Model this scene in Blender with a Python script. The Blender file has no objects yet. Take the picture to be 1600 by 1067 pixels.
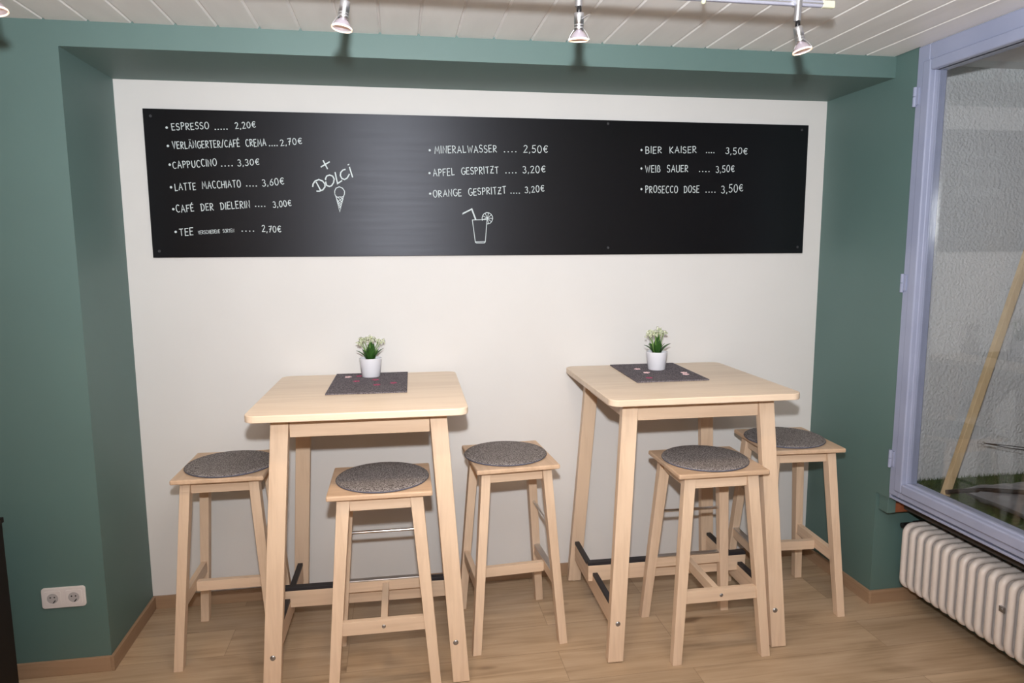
import bpy, bmesh, math, random
from math import sin, cos, pi, radians
from mathutils import Vector, Matrix, noise

# ------------------------------------------------------------------ camera
SC = bpy.context.scene
COL = SC.collection
CAM = Vector((1.0865, -3.0785, 1.5521))
YAW, PITCH, ROLL, FPX = -0.1638, -0.1316, -0.0059, 1079.57
fwd = Vector((-sin(YAW)*cos(PITCH), cos(YAW)*cos(PITCH), sin(PITCH)))
rgt = Vector((cos(YAW), sin(YAW), 0)); up = rgt.cross(fwd)
r2 = cos(ROLL)*rgt + sin(ROLL)*up; u2 = -sin(ROLL)*rgt + cos(ROLL)*up
cd = bpy.data.cameras.new('camera'); co = bpy.data.objects.new('camera', cd); COL.objects.link(co)
cd.sensor_width = 36; cd.lens = FPX/1600*36; cd.clip_start = 0.02
m = Matrix((r2, u2, -fwd)).transposed().to_4x4(); m.translation = CAM
co.matrix_world = m
SC.camera = co

# ------------------------------------------------------------------ exposure, world, lights
SC.view_settings.view_transform = 'Standard'
SC.view_settings.look = 'None'
SC.view_settings.gamma = 1.0
SC.view_settings.use_curve_mapping = False
SC.view_settings.exposure = 0.0
w = bpy.data.worlds.new('world'); SC.world = w; w.use_nodes = True
w.node_tree.nodes['Background'].inputs[0].default_value = (0.9, 0.75, 0.6, 1)
w.node_tree.nodes['Background'].inputs[1].default_value = 0.02
SC.cycles.use_denoising = True
SC.cycles.max_bounces = 8
SC.cycles.sample_clamp_indirect = 6.0

def light(name, kind, loc, target, energy, color, **kw):
    d = bpy.data.lights.new(name, kind); o = bpy.data.objects.new(name, d); COL.objects.link(o)
    o.location = loc
    o.rotation_euler = (Vector(target)-Vector(loc)).to_track_quat('-Z', 'Y').to_euler()
    d.energy = energy; d.color = color
    for k, v in kw.items(): setattr(d, k, v)
    return o
# the photographer's flash in the hot shoe, 23 cm above the lens, head tipped up a little
light('camera_flash', 'SPOT', (1.0865, -3.07, 1.78), (1.95, 0.0, 3.15), 362, (0.955, 0.985, 1.0),
      spot_size=radians(160), spot_blend=1.0, shadow_soft_size=0.03)
# added warm fill behind the photographer, stands in for unseen room lights
light('warm_fill', 'AREA', (0.9, -4.2, 2.28), (0.9, -4.2, 0), 27, (1.0, 0.56, 0.26), size=1.6)

# ------------------------------------------------------------------ constants of the place
W, H1, HC, D, XL = 3.1047, 2.2352, 2.3179, 0.4518, -0.0068
SK, YR, ZR = 0.058, -0.4994, 0.5056

# ------------------------------------------------------------------ mesh helper
class MB:
    def __init__(s): s.v = []; s.f = []; s.sm = []
    def add(s, vs, fs, smooth=False):
        n = len(s.v); s.v += [tuple(v) for v in vs]
        for f in fs: s.f.append([i+n for i in f]); s.sm.append(smooth)
        return s
    def hexa(s, b, t):                       # bottom quad (ccw from above), top quad
        return s.add(list(b)+list(t), [(3,2,1,0),(4,5,6,7),(0,1,5,4),(1,2,6,5),(2,3,7,6),(3,0,4,7)])
    def box(s, x0, x1, y0, y1, z0, z1):
        q = lambda z: [(x0,y0,z),(x1,y0,z),(x1,y1,z),(x0,y1,z)]
        return s.hexa(q(z0), q(z1))
    def cyl(s, a, b, ra, rb=None, n=20, cap=True, smooth=True):
        rb = ra if rb is None else rb
        a, b = Vector(a), Vector(b); d = (b-a).normalized()
        e = d.orthogonal().normalized(); g = d.cross(e)
        vs = [a+(e*cos(2*pi*i/n)+g*sin(2*pi*i/n))*ra for i in range(n)] + [b+(e*cos(2*pi*i/n)+g*sin(2*pi*i/n))*rb for i in range(n)]
        s.add(vs, [(i,(i+1)%n,n+(i+1)%n,n+i) for i in range(n)], smooth)
        if cap: s.add(vs, [tuple(range(n-1,-1,-1)), tuple(range(n,2*n))])
        return s
    def tube(s, pts, r, n=8, closed=False):
        pts = [Vector(p) for p in pts]; k = len(pts); rings = []
        ref = None
        for i, p in enumerate(pts):
            a = pts[i-1] if (i or closed) else p; b = pts[(i+1) % k] if (i < k-1 or closed) else p
            t = (b-a).normalized()
            if ref is None: ref = t.orthogonal().normalized()
            e = (ref-t*ref.dot(t)).normalized(); ref = e; g = t.cross(e)
            rr = r[i] if isinstance(r, (list, tuple)) else r
            rings.append([p+(e*cos(2*pi*j/n)+g*sin(2*pi*j/n))*rr for j in range(n)])
        vs = [v for q in rings for v in q]; fs = []
        for i in range(k if closed else k-1):
            for j in range(n):
                A, B = i*n, ((i+1) % k)*n
                fs.append((A+j, A+(j+1) % n, B+(j+1) % n, B+j))
        s.add(vs, fs, True)
        if not closed: s.add(vs, [tuple(range(n-1,-1,-1)), tuple(range((k-1)*n, k*n))])
        return s
    def lathe(s, prof, c=(0,0,0), n=32, smooth=True, axis=None):
        M = Matrix.Translation(c)
        if axis is not None: M = M @ Vector((0,0,1)).rotation_difference(Vector(axis)).to_matrix().to_4x4()
        vs = []
        for r, z in prof:
            for i in range(n): vs.append(M @ Vector((r*cos(2*pi*i/n), r*sin(2*pi*i/n), z)))
        fs = []
        for k in range(len(prof)-1):
            for i in range(n): fs.append((k*n+i, k*n+(i+1) % n, (k+1)*n+(i+1) % n, (k+1)*n+i))
        return s.add(vs, fs, smooth)
    def prism(s, poly, z0, z1):              # poly: ccw xy outline
        n = len(poly)
        vs = [(x,y,z0) for x,y in poly]+[(x,y,z1) for x,y in poly]
        return s.add(vs, [tuple(range(n-1,-1,-1)), tuple(range(n,2*n))]+[(i,(i+1)%n,n+(i+1)%n,n+i) for i in range(n)])
    def build(s, name, mat, parent=None, bevel=0, seg=2, smooth_angle=None):
        me = bpy.data.meshes.new(name); me.from_pydata(s.v, [], s.f)
        me.polygons.foreach_set('use_smooth', s.sm); me.update()
        o = bpy.data.objects.new(name, me); COL.objects.link(o)
        me.materials.append(mat)
        if parent: o.parent = parent
        if bevel:
            b = o.modifiers.new('bevel', 'BEVEL'); b.width = bevel; b.segments = seg; b.limit_method = 'ANGLE'; b.angle_limit = radians(40)
        return o

def empty(name, loc=(0,0,0), rz=0):
    o = bpy.data.objects.new(name, None); COL.objects.link(o); o.location = loc; o.rotation_euler = (0,0,rz)
    o.empty_display_size = 0.1
    return o
def tag(o, label, cat=None, group=None, kind=None):
    o['label'] = label
    if cat: o['category'] = cat
    if group: o['group'] = group
    if kind: o['kind'] = kind
    return o
def kids(o): return [c for c in bpy.data.objects if c.parent == o]
def copy_tree(o, parent=None):
    c = o.copy(); COL.objects.link(c); c.parent = parent
    for ch in kids(o): copy_tree(ch, c)
    return c
def rrect(x0, x1, y0, y1, r, n=8):
    p = []
    for cx, cy, a in ((x1-r,y1-r,0),(x0+r,y1-r,90),(x0+r,y0+r,180),(x1-r,y0+r,270)):
        for i in range(n+1):
            t = radians(a+90*i/n); p.append((cx+r*cos(t), cy+r*sin(t)))
    return p

# ------------------------------------------------------------------ materials
def mat(name, color, rough=0.5, metal=0.0, spec=0.5, **kw):
    m = bpy.data.materials.new(name); m.use_nodes = True
    b = m.node_tree.nodes['Principled BSDF']
    b.inputs['Base Color'].default_value = (*color, 1); b.inputs['Roughness'].default_value = rough
    b.inputs['Metallic'].default_value = metal; b.inputs['Specular IOR Level'].default_value = spec
    for k, v in kw.items(): b.inputs[k.replace('_', ' ')].default_value = v
    return m
def N(m, t, **kw):
    n = m.node_tree.nodes.new(t)
    for k, v in kw.items():
        if k in n.inputs: n.inputs[k].default_value = v
        else: setattr(n, k, v)
    return n
def L(m, a, b): m.node_tree.links.new(a, b)
def BS(m): return m.node_tree.nodes['Principled BSDF']
def coords(m, scale=(1,1,1), kind='Object'):
    tc = N(m, 'ShaderNodeTexCoord'); mp = N(m, 'ShaderNodeMapping')
    mp.inputs['Scale'].default_value = scale; L(m, tc.outputs[kind], mp.inputs['Vector']); return mp.outputs[0]
def ramp(m, fac, stops):
    r = N(m, 'ShaderNodeValToRGB'); e = r.color_ramp.elements
    while len(e) < len(stops): e.new(0.5)
    for el, (p, c) in zip(e, stops): el.position = p; el.color = (*c, 1)
    L(m, fac, r.inputs[0]); return r.outputs[0]
def bump(m, h, strength, dist=0.002):
    b = N(m, 'ShaderNodeBump', Strength=strength, Distance=dist); L(m, h, b.inputs['Height']); L(m, b.outputs[0], BS(m).inputs['Normal'])
def noisy(name, c1, c2, scale, rough=0.6, bstr=0.0, bdist=0.002, detail=4, sc=(1,1,1), lo=.35, hi=.65, **kw):
    m = mat(name, c1, rough, **kw); v = coords(m, sc)
    n = N(m, 'ShaderNodeTexNoise', Scale=scale, Detail=detail); L(m, v, n.inputs['Vector'])
    L(m, ramp(m, n.outputs[0], [(lo, c1), (hi, c2)]), BS(m).inputs['Base Color'])
    if bstr: bump(m, n.outputs[0], bstr, bdist)
    return m
def wood(name, c1, c2, axis, rough=0.45, fine=70):
    m = mat(name, c1, rough, spec=0.35)
    sc = [fine, fine, fine]; sc[axis] = 2.2
    n = N(m, 'ShaderNodeTexNoise', Scale=1.0, Detail=5, Roughness=0.6, Distortion=0.4); L(m, coords(m, sc), n.inputs['Vector'])
    s2 = [14, 14, 14]; s2[axis] = 1.3
    n2 = N(m, 'ShaderNodeTexNoise', Scale=1.0, Detail=2, Distortion=0.6); L(m, coords(m, s2), n2.inputs['Vector'])
    mx = N(m, 'ShaderNodeMath', operation='ADD'); ml = N(m, 'ShaderNodeMath', operation='MULTIPLY'); ml.inputs[1].default_value = 0.5
    L(m, n.outputs[0], ml.inputs[0]); m2 = N(m, 'ShaderNodeMath', operation='MULTIPLY'); m2.inputs[1].default_value = 0.5
    L(m, n2.outputs[0], m2.inputs[0]); L(m, ml.outputs[0], mx.inputs[0]); L(m, m2.outputs[0], mx.inputs[1])
    c = ramp(m, mx.outputs[0], [(0.36, c2), (0.56, c1)])
    oi = N(m, 'ShaderNodeObjectInfo'); hs = N(m, 'ShaderNodeHueSaturation')
    mr = N(m, 'ShaderNodeMapRange'); mr.inputs[3].default_value = 0.93; mr.inputs[4].default_value = 1.06
    L(m, oi.outputs['Random'], mr.inputs[0]); L(m, mr.outputs[0], hs.inputs['Value']); L(m, c, hs.inputs['Color'])
    L(m, hs.outputs[0], BS(m).inputs['Base Color'])
    return m

M = {}
GREEN = (0.082, 0.154, 0.144)
M['green'] = noisy('sage_green_wall_paint', tuple(.97*c for c in GREEN), tuple(1.03*c for c in GREEN), 3, rough=0.6, spec=1.0)
M['white_wall'] = noisy('off_white_wall_paint', (0.675,0.655,0.645), (0.695,0.675,0.665), 2.5, rough=0.75, bstr=.05, bdist=.001, spec=.3)
M['ceiling'] = noisy('white_painted_boards', (0.80,0.79,0.79), (0.85,0.84,0.84), 5, rough=0.4, sc=(3,.5,3), spec=.45)
M['plaster'] = mat('rough_white_plaster', (0.76,0.77,0.79), 0.8)
_v = coords(M['plaster']); _n = N(M['plaster'], 'ShaderNodeTexNoise', Scale=75, Detail=4, Roughness=.6); L(M['plaster'], _v, _n.inputs['Vector'])
bump(M['plaster'], _n.outputs[0], 1.0, 0.010)
BIR1, BIR2 = (0.70,0.53,0.39), (0.60,0.44,0.315)
M['birch_z'] = wood('birch_upright', BIR1, BIR2, 2)
M['birch_x'] = wood('birch_lengthwise', BIR1, BIR2, 0)
M['birch_y'] = wood('birch_crosswise', BIR1, BIR2, 1)
M['birch_seat'] = wood('birch_seat_board', (0.62,0.44,0.305), (0.53,0.365,0.245), 0)
M['birch_top'] = wood('birch_tabletop', (0.79,0.64,0.50), (0.70,0.55,0.42), 0, rough=.38, fine=45)
M['skirt'] = wood('oak_skirting_x', (0.36,0.235,0.15), (0.30,0.19,0.115), 0)
M['skirt_y'] = wood('oak_skirting_y', (0.36,0.235,0.15), (0.30,0.19,0.115), 1)
M['rubber'] = mat('black_rubber', (0.018,0.017,0.022), 0.55)
M['chrome'] = mat('chrome', (0.72,0.73,0.75), 0.16, 1.0)
M['steel'] = mat('brushed_steel', (0.62,0.62,0.64), 0.3, 1.0)
M['bolt'] = mat('zinc_bolt', (0.35,0.35,0.36), 0.35, 0.9)
M['felt'] = noisy('dark_grey_felt', (0.075,0.064,0.062), (0.36,0.33,0.325), 230, rough=1.0, bstr=.8, bdist=.003, detail=3, spec=.1, lo=.36, hi=.66)
M['felt_mat'] = noisy('charcoal_felt_mat', (0.060,0.052,0.062), (0.24,0.215,0.235), 260, rough=1.0, bstr=.5, bdist=.002, detail=3, spec=.1, lo=.36, hi=.66)
M['piping'] = mat('blue_grey_edge', (0.10,0.105,0.15), 0.7)
M['pink'] = mat('rose_felt', (0.36,0.085,0.15), 0.9, spec=.1)
M['pale'] = mat('pale_pink_felt', (0.80,0.56,0.58), 0.9, spec=.1)
M['pot'] = mat('white_glazed_pot', (0.74,0.74,0.80), 0.25)
M['soil'] = noisy('potting_soil', (0.02,0.014,0.009), (0.05,0.035,0.02), 150, rough=1)
M['leaf'] = noisy('dark_green_leaf', (0.014,0.052,0.010), (0.035,0.105,0.018), 40, rough=0.35)
M['stem'] = mat('green_stem', (0.16,0.30,0.06), 0.5)
M['petal'] = noisy('cream_green_blossom', (0.62,0.69,0.38), (0.90,0.90,0.80), 130, rough=.7)
M['socket'] = mat('white_plastic', (0.70,0.66,0.66), 0.3)
M['hole'] = mat('dark_hole', (0.01,0.01,0.01), 0.6)
M['chalk'] = mat('white_chalk_pen', (0.60,0.66,0.68), 0.9, spec=.1)
M['black_panel'] = mat('black_chalkboard', (0.0018,0.0018,0.0022), 0.50, spec=.52, Anisotropic=.75)
BS(M['black_panel']).inputs['Specular Tint'].default_value = (0.86,0.88,1.0,1)
_t = N(M['black_panel'], 'ShaderNodeCombineXYZ', Z=1.0); L(M['black_panel'], _t.outputs[0], BS(M['black_panel']).inputs['Tangent'])
_n = N(M['black_panel'], 'ShaderNodeTexNoise', Scale=1.0, Detail=4); L(M['black_panel'], coords(M['black_panel'], (2,2,60)), _n.inputs['Vector'])
_r = N(M['black_panel'], 'ShaderNodeMapRange'); _r.inputs[3].default_value = .45; _r.inputs[4].default_value = .51; L(M['black_panel'], _n.outputs[0], _r.inputs[0]); L(M['black_panel'], _r.outputs[0], BS(M['black_panel']).inputs['Roughness'])
M['window_paint'] = noisy('lilac_grey_gloss_paint', (0.285,0.315,0.445), (0.315,0.345,0.48), 6, rough=0.2, spec=.5)
M['radiator'] = noisy('yellowed_white_radiator_enamel', (0.70,0.64,0.61), (0.74,0.68,0.65), 12, rough=.35)
_n = N(M['radiator'], 'ShaderNodeTexNoise', Scale=38, Detail=2); L(M['radiator'], coords(M['radiator'], (1,1,.6)), _n.inputs['Vector'])
_k = ramp(M['radiator'], _n.outputs[0], [(.700,(.70,.64,.61)),(.715,(.10,.08,.07))]); L(M['radiator'], _k, BS(M['radiator']).inputs['Base Color'])
M['dark_wood'] = noisy('near_black_wood', (0.0035,0.0028,0.0028), (0.005,0.004,0.004), 20, rough=.55, spec=.25)
M['beam'] = wood('red_brown_timber', (0.30,0.10,0.045), (0.20,0.065,0.03), 1)
M['rail'] = mat('clear_lilac_rail', (0.36,0.36,0.44), 0.25, 0.2)
M['rail_cap'] = mat('yellowed_clear_plastic', (0.60,0.59,0.44), 0.25)
M['stick'] = wood('pine_stick', (0.66,0.50,0.30), (0.56,0.40,0.22), 2)
M['grass'] = noisy('artificial_grass', (0.018,0.05,0.008), (0.06,0.115,0.022), 60, rough=.7)
M['satin'] = noisy('grey_satin', (0.15,0.155,0.17), (0.20,0.205,0.22), 8, rough=.3)
M['black_metal'] = mat('black_metal', (0.012,0.011,0.012), 0.35, .3)
M['cord'] = mat('black_cord', (0.012,0.012,0.012), 0.7)
M['gap'] = mat('painted_recess_shade', (0.05,0.04,0.035), 0.9)  # dark tone paints in the shade under the show window

# glass pane: thin, mirror share by Fresnel
g = bpy.data.materials.new('window_glass'); g.use_nodes = True; nt = g.node_tree; nt.nodes.clear()
out = nt.nodes.new('ShaderNodeOutputMaterial'); mix = nt.nodes.new('ShaderNodeMixShader'); tr = nt.nodes.new('ShaderNodeBsdfTransparent')
gl = nt.nodes.new('ShaderNodeBsdfGlossy'); fr = nt.nodes.new('ShaderNodeFresnel'); fr.inputs[0].default_value = 1.5
tr.inputs[0].default_value = (0.95,0.955,0.96,1); gl.inputs['Roughness'].default_value = 0.0
geo = nt.nodes.new('ShaderNodeNewGeometry'); ior = nt.nodes.new('ShaderNodeMapRange'); ior.inputs[3].default_value = 1.6; ior.inputs[4].default_value = 1/1.6
nt.links.new(geo.outputs['Backfacing'], ior.inputs[0]); nt.links.new(ior.outputs[0], fr.inputs[0])
nt.links.new(fr.outputs[0], mix.inputs[0]); nt.links.new(tr.outputs[0], mix.inputs[1]); nt.links.new(gl.outputs[0], mix.inputs[2]); nt.links.new(mix.outputs[0], out.inputs[0])
M['glass'] = g
# halogen reflector: dichroic glass, lit
def emis(name, col, st):
    m = mat(name, (0.8,0.8,0.8), .3); b = BS(m); b.inputs['Emission Color'].default_value = (*col,1); b.inputs['Emission Strength'].default_value = st; return m
M['bulb'] = emis('lit_halogen', (1,0.78,0.5), 9)
M['dichroic'] = emis('dichroic_reflector', (1.0,0.36,0.22), 0.10)
BS(M['dichroic']).inputs['Base Color'].default_value = (0.42,0.40,0.46,1); BS(M['dichroic']).inputs['Metallic'].default_value = .5; BS(M['dichroic']).inputs['Roughness'].default_value = .35
M['rim'] = emis('glowing_reflector_rim', (1.0,0.58,0.30), 0.75)

# floor: oak laminate, boards along x
fm = mat('oak_laminate', (0.3,0.2,0.12), 0.38, spec=.4); M['floor'] = fm
br = N(fm, 'ShaderNodeTexBrick'); br.offset = .37; br.inputs['Scale'].default_value = 1; br.inputs['Brick Width'].default_value = 1.28
br.inputs['Row Height'].default_value = .192; br.inputs['Mortar Size'].default_value = .0009; br.inputs['Color1'].default_value = (0.0,0,0,1); br.inputs['Color2'].default_value = (1,1,1,1)
br.inputs['Mortar'].default_value = (0.35,0.35,0.35,1)
mp_ = N(fm, 'ShaderNodeMapping'); mp_.inputs['Location'].default_value = (0.42,0.05,0); tc_ = N(fm, 'ShaderNodeTexCoord'); L(fm, tc_.outputs['Object'], mp_.inputs[0]); L(fm, mp_.outputs[0], br.inputs['Vector'])
addv = N(fm, 'ShaderNodeVectorMath', operation='MULTIPLY_ADD'); addv.inputs[1].default_value = (0,0,7.3)
L(fm, br.outputs['Color'], addv.inputs[0]); L(fm, tc_.outputs['Object'], addv.inputs[2])
def fl_noise(sc, **kw):
    mp = N(fm, 'ShaderNodeMapping'); mp.inputs['Scale'].default_value = sc; L(fm, addv.outputs[0], mp.inputs[0])
    n = N(fm, 'ShaderNodeTexNoise', **kw); L(fm, mp.outputs[0], n.inputs['Vector']); return n.outputs[0]
ga = fl_noise((1.6,34,1), Scale=1.0, Detail=6, Roughness=.62, Distortion=.9)
gb = fl_noise((1.1,5,1), Scale=1.2, Detail=2, Distortion=1.6)
kn = fl_noise((3.2,11,1), Scale=1.0, Detail=1)
ad = N(fm, 'ShaderNodeMath', operation='MULTIPLY_ADD'); ad.inputs[1].default_value = .55; L(fm, ga, ad.inputs[0])
hb = N(fm, 'ShaderNodeMath', operation='MULTIPLY'); hb.inputs[1].default_value = .45; L(fm, gb, hb.inputs[0]); L(fm, hb.outputs[0], ad.inputs[2])
fc = ramp(fm, ad.outputs[0], [(0.30,(0.27,0.185,0.115)),(0.47,(0.43,0.312,0.205)),(0.66,(0.53,0.40,0.28))])
kr = ramp(fm, kn, [(0.72,(1,1,1)),(0.79,(0.45,0.40,0.36))])
mk = N(fm, 'ShaderNodeMix', data_type='RGBA', blend_type='MULTIPLY'); mk.inputs[0].default_value = 1; L(fm, fc, mk.inputs[6]); L(fm, kr, mk.inputs[7])
tone = ramp(fm, br.outputs['Color'], [(0,(0.88,0.87,0.86)),(1,(1.08,1.07,1.05))])
mk2 = N(fm, 'ShaderNodeMix', data_type='RGBA', blend_type='MULTIPLY'); mk2.inputs[0].default_value = 1; L(fm, mk.outputs[2], mk2.inputs[6]); L(fm, tone, mk2.inputs[7])
mk3 = N(fm, 'ShaderNodeMix', data_type='RGBA', blend_type='MIX'); L(fm, br.outputs['Fac'], mk3.inputs[0]); L(fm, mk2.outputs[2], mk3.inputs[6]); mk3.inputs[7].default_value = (0.24,0.165,0.105,1)
L(fm, mk3.outputs[2], BS(fm).inputs['Base Color'])

# ------------------------------------------------------------------ setting
def struct(mb, name, m, label, bevel=0): return tag(mb.build(name, m, None, bevel), label, kind='structure')
XA, YA = -1.9, -5.4                          # far corner of the cafe behind the photographer
struct(MB().box(XA, W+.26, YA, 0.0, -0.1, 0.0), 'floor', M['floor'], 'light oak laminate floor of the cafe')
struct(MB().box(XL, W, 0, .1, 0, H1+.1), 'wall_back', M['white_wall'], 'off-white back wall of the seating niche')
struct(MB().box(XA, XL, -D, .1, 0, HC+.02), 'wall_left', M['green'], 'sage green wall and niche side at the left')
struct(MB().box(XL, W, -D, 0.0, H1, HC+.02), 'wall_upper', M['green'], 'sage green header and soffit over the niche')
struct(MB().box(XA-.1, XA, YA, -D, 0, HC+.02), 'wall_side', M['white_wall'], 'plain cafe wall out of view at the left')
struct(MB().box(XA-.1, W+.4, YA-.1, YA, 0, HC+.02), 'wall_rear', M['white_wall'], 'plain cafe wall behind the photographer')
wr = MB()
YE = -2.62                                    # far end of the shop window
FY = -0.580                                   # near jamb of the window
wr.box(W, W+.10, YR, .1, 0, HC+.02)           # full-height piece beside the niche
struct(wr, 'wall_right', M['green'], 'sage green wall at the right of the niche')
struct(MB().box(W, W+.10, FY, YR, ZR, HC+.02), 'wall_jamb', M['green'], 'narrow sage green strip beside the window frame')
struct(MB().box(W+.10, W+.25, YR, .1, 0, .444), 'wall_return', M['green'], 'sage green side of the radiator recess')
struct(MB().box(W+.25, W+.35, YE, .1, 0, .444), 'wall_recess', M['green'], 'sage green wall behind the radiator')
struct(MB().box(W, W+.35, YA, YE, 0, HC+.02), 'wall_near', M['green'], 'sage green wall beyond the window, out of view')
# ceiling: boards with V grooves
PITCH_, PX0 = 0.1368, 0.0925
cl = MB()
x = PX0 - PITCH_*15
while x < W+.3:
    a, b = max(x, XA), min(x+PITCH_, W+.12)
    if b > a+.02:
        g_ = .0058
        cl.add([(a,YA,HC+.008),(a+g_,YA,HC),(b-g_,YA,HC),(b,YA,HC+.008),(a,-D,HC+.008),(a+g_,-D,HC),(b-g_,-D,HC),(b,-D,HC+.008)],
               [(0,4,5,1),(1,5,6,2),(2,6,7,3)])
    x += PITCH_
cl.box(XA-.1, W+.12, YA-.1, .1, HC+.02, HC+.06)
ceil = struct(cl, 'ceiling', M['ceiling'], 'white painted tongue-and-groove board ceiling')

def skirting(x0, x1, y0, y1, name, label, ax):
    mb = MB().box(x0, x1, y0, y1, 0, SK)
    struct(mb, name, M['skirt'] if ax == 0 else M['skirt_y'], label, .002)
skirting(XL+.0125, W-.0125, -.0125, 0, 'baseboard_back', 'oak skirting along the white back wall', 0)
skirting(XL, XL+.0125, -D-.0125, 0, 'baseboard_left', 'oak skirting along the left niche side', 1)
skirting(XA, XL, -D-.0125, -D, 'baseboard_front', 'oak skirting under the double socket', 0)
skirting(W-.0125, W, YR-.0125, 0, 'baseboard_right', 'oak skirting along the right niche side', 1)
skirting(W, W+.25, YR-.0125, YR, 'baseboard_recess', 'oak skirting turning into the radiator recess', 0)

# window: fixed frame, casement, pane, hinges
win = empty('window_1', (W, FY, .53)); tag(win, 'large shop window with lilac-grey painted frame', kind='structure')
def frame(y0, y1, z0, z1, wd, x0, x1):
    mb = MB()
    mb.box(x0, x1, y1-wd, y1, z0, z1); mb.box(x0, x1, y0, y0+wd, z0, z1)
    mb.box(x0, x1, y0+wd, y1-wd, z0, z0+wd); mb.box(x0, x1, y0+wd, y1-wd, z1-wd, z1)
    mb.v = [(a-W, b-FY, c-.53) for a, b, c in mb.v]
    return mb
frame(YE, FY, .530, HC, .062, W-.006, W+.075).build('outer_frame', M['window_paint'], win, .005, 5)
frame(YE+.040, FY-.040, .556, HC-.062, .040, W-.016, W+.060).build('sash', M['window_paint'], win, .006, 5)
frame(YE+.066, FY-.066, .585, HC-.086, .016, W+.004, W+.024).build('glazing_bead', M['window_paint'], win, .005, 5)
frame(YE-.001, FY+.001, .512, .530+.02, .010, W-.002, W+.020).build('lower_rail', M['window_paint'], win, .002)
pb = MB().box(W+.026, W+.030, YE+.07, FY-.07, .59, HC-.09); pb.v = [(a-W, b-FY, c-.53) for a, b, c in pb.v]
pb.build('glass_pane', M['glass'], win)
for z in (2.131, 1.410, .682):
    hb_ = MB().cyl((-.012,-.004,z-.53-.036),(-.012,-.004,z-.53+.001),.0075,n=14).cyl((-.012,-.004,z-.53+.003),(-.012,-.004,z-.53+.038),.0075,n=14)
    hb_.box(-.012,-.004,-.022,-.004,z-.53-.03,z-.53+.034)
    hb_.build('hinge', M['window_paint'], win, .001)
# show-window space behind the pane
ZD = 0.48
struct(MB().box(W+.10, 5.0, -.35, -.25, ZD-.1, HC+.1), 'wall_display', M['plaster'], 'rough white plaster wall inside the show window')
struct(MB().box(5.0, 5.1, -2.9, -.25, ZD-.1, HC+.1), 'wall_outer', M['plaster'], 'rough white end wall of the show window')
struct(MB().box(W+.35, 5.1, -2.9, -2.8, ZD-.1, HC+.1), 'wall_far', M['plaster'], 'rough white near end wall of the show window')
struct(MB().box(W+.12, 5.1, -2.9, -.25, HC, HC+.1), 'ceiling_display', M['white_wall'], 'plain ceiling of the show window')
struct(MB().box(W+.085, 5.1, -2.9, -.565, ZD-.03, ZD-.004).box(W+.22, 5.1, -.565, -.25, ZD-.03, ZD-.004), 'floor_display', M['gap'], 'raised floor of the show window')
struct(MB().box(W+.165, W+.34, YE, -.64, .445, .449), 'shade_sheet_1', M['gap'], 'dark sheet painting the shade under the show window floor')  # added sheet, its dark colour stands in for shade above the radiator
# timber under the sill
sb = empty('sill_block', (W, -.56, .434)); tag(sb, 'short timber block under the window corner, its end painted green', 'timber block')
MB().box(.048,.218,0,.055,0,.042).build('timber', M['beam'], sb, .002)
MB().box(.010,.048,-.002,.055,-.001,.070).build('painted_end', M['green'], sb, .002)

# ------------------------------------------------------------------ chalkboard
brd = empty('chalkboard', (.099, -.002, 1.5292)); tag(brd, 'long black menu chalkboard with white handwritten drinks and prices', 'chalkboard')
BW, BH = 3.0078-.099, 2.1228-1.5292
MB().box(0, BW, -.010, 0, 0, BH).build('panel', M['black_panel'], brd, .001)
for sx, sz in ((.128,2.094),(2.033,2.108),(2.974,2.101),(.125,1.556),(2.04,1.56),(2.98,1.558)):
    MB().cyl((sx-.099,-.0098,sz-1.5292),(sx-.099,-.0118,sz-1.5292),.0062,.005).build('screw', mat('dark_screw', (.035,.035,.04), .5) if 'dark_screw' not in bpy.data.materials else bpy.data.materials['dark_screw'], brd)
def arc(cx, cy, rx, ry, a0, a1, n=12): return [(cx+rx*cos(radians(a0+(a1-a0)*i/n)), cy+ry*sin(radians(a0+(a1-a0)*i/n))) for i in range(n+1)]
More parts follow.
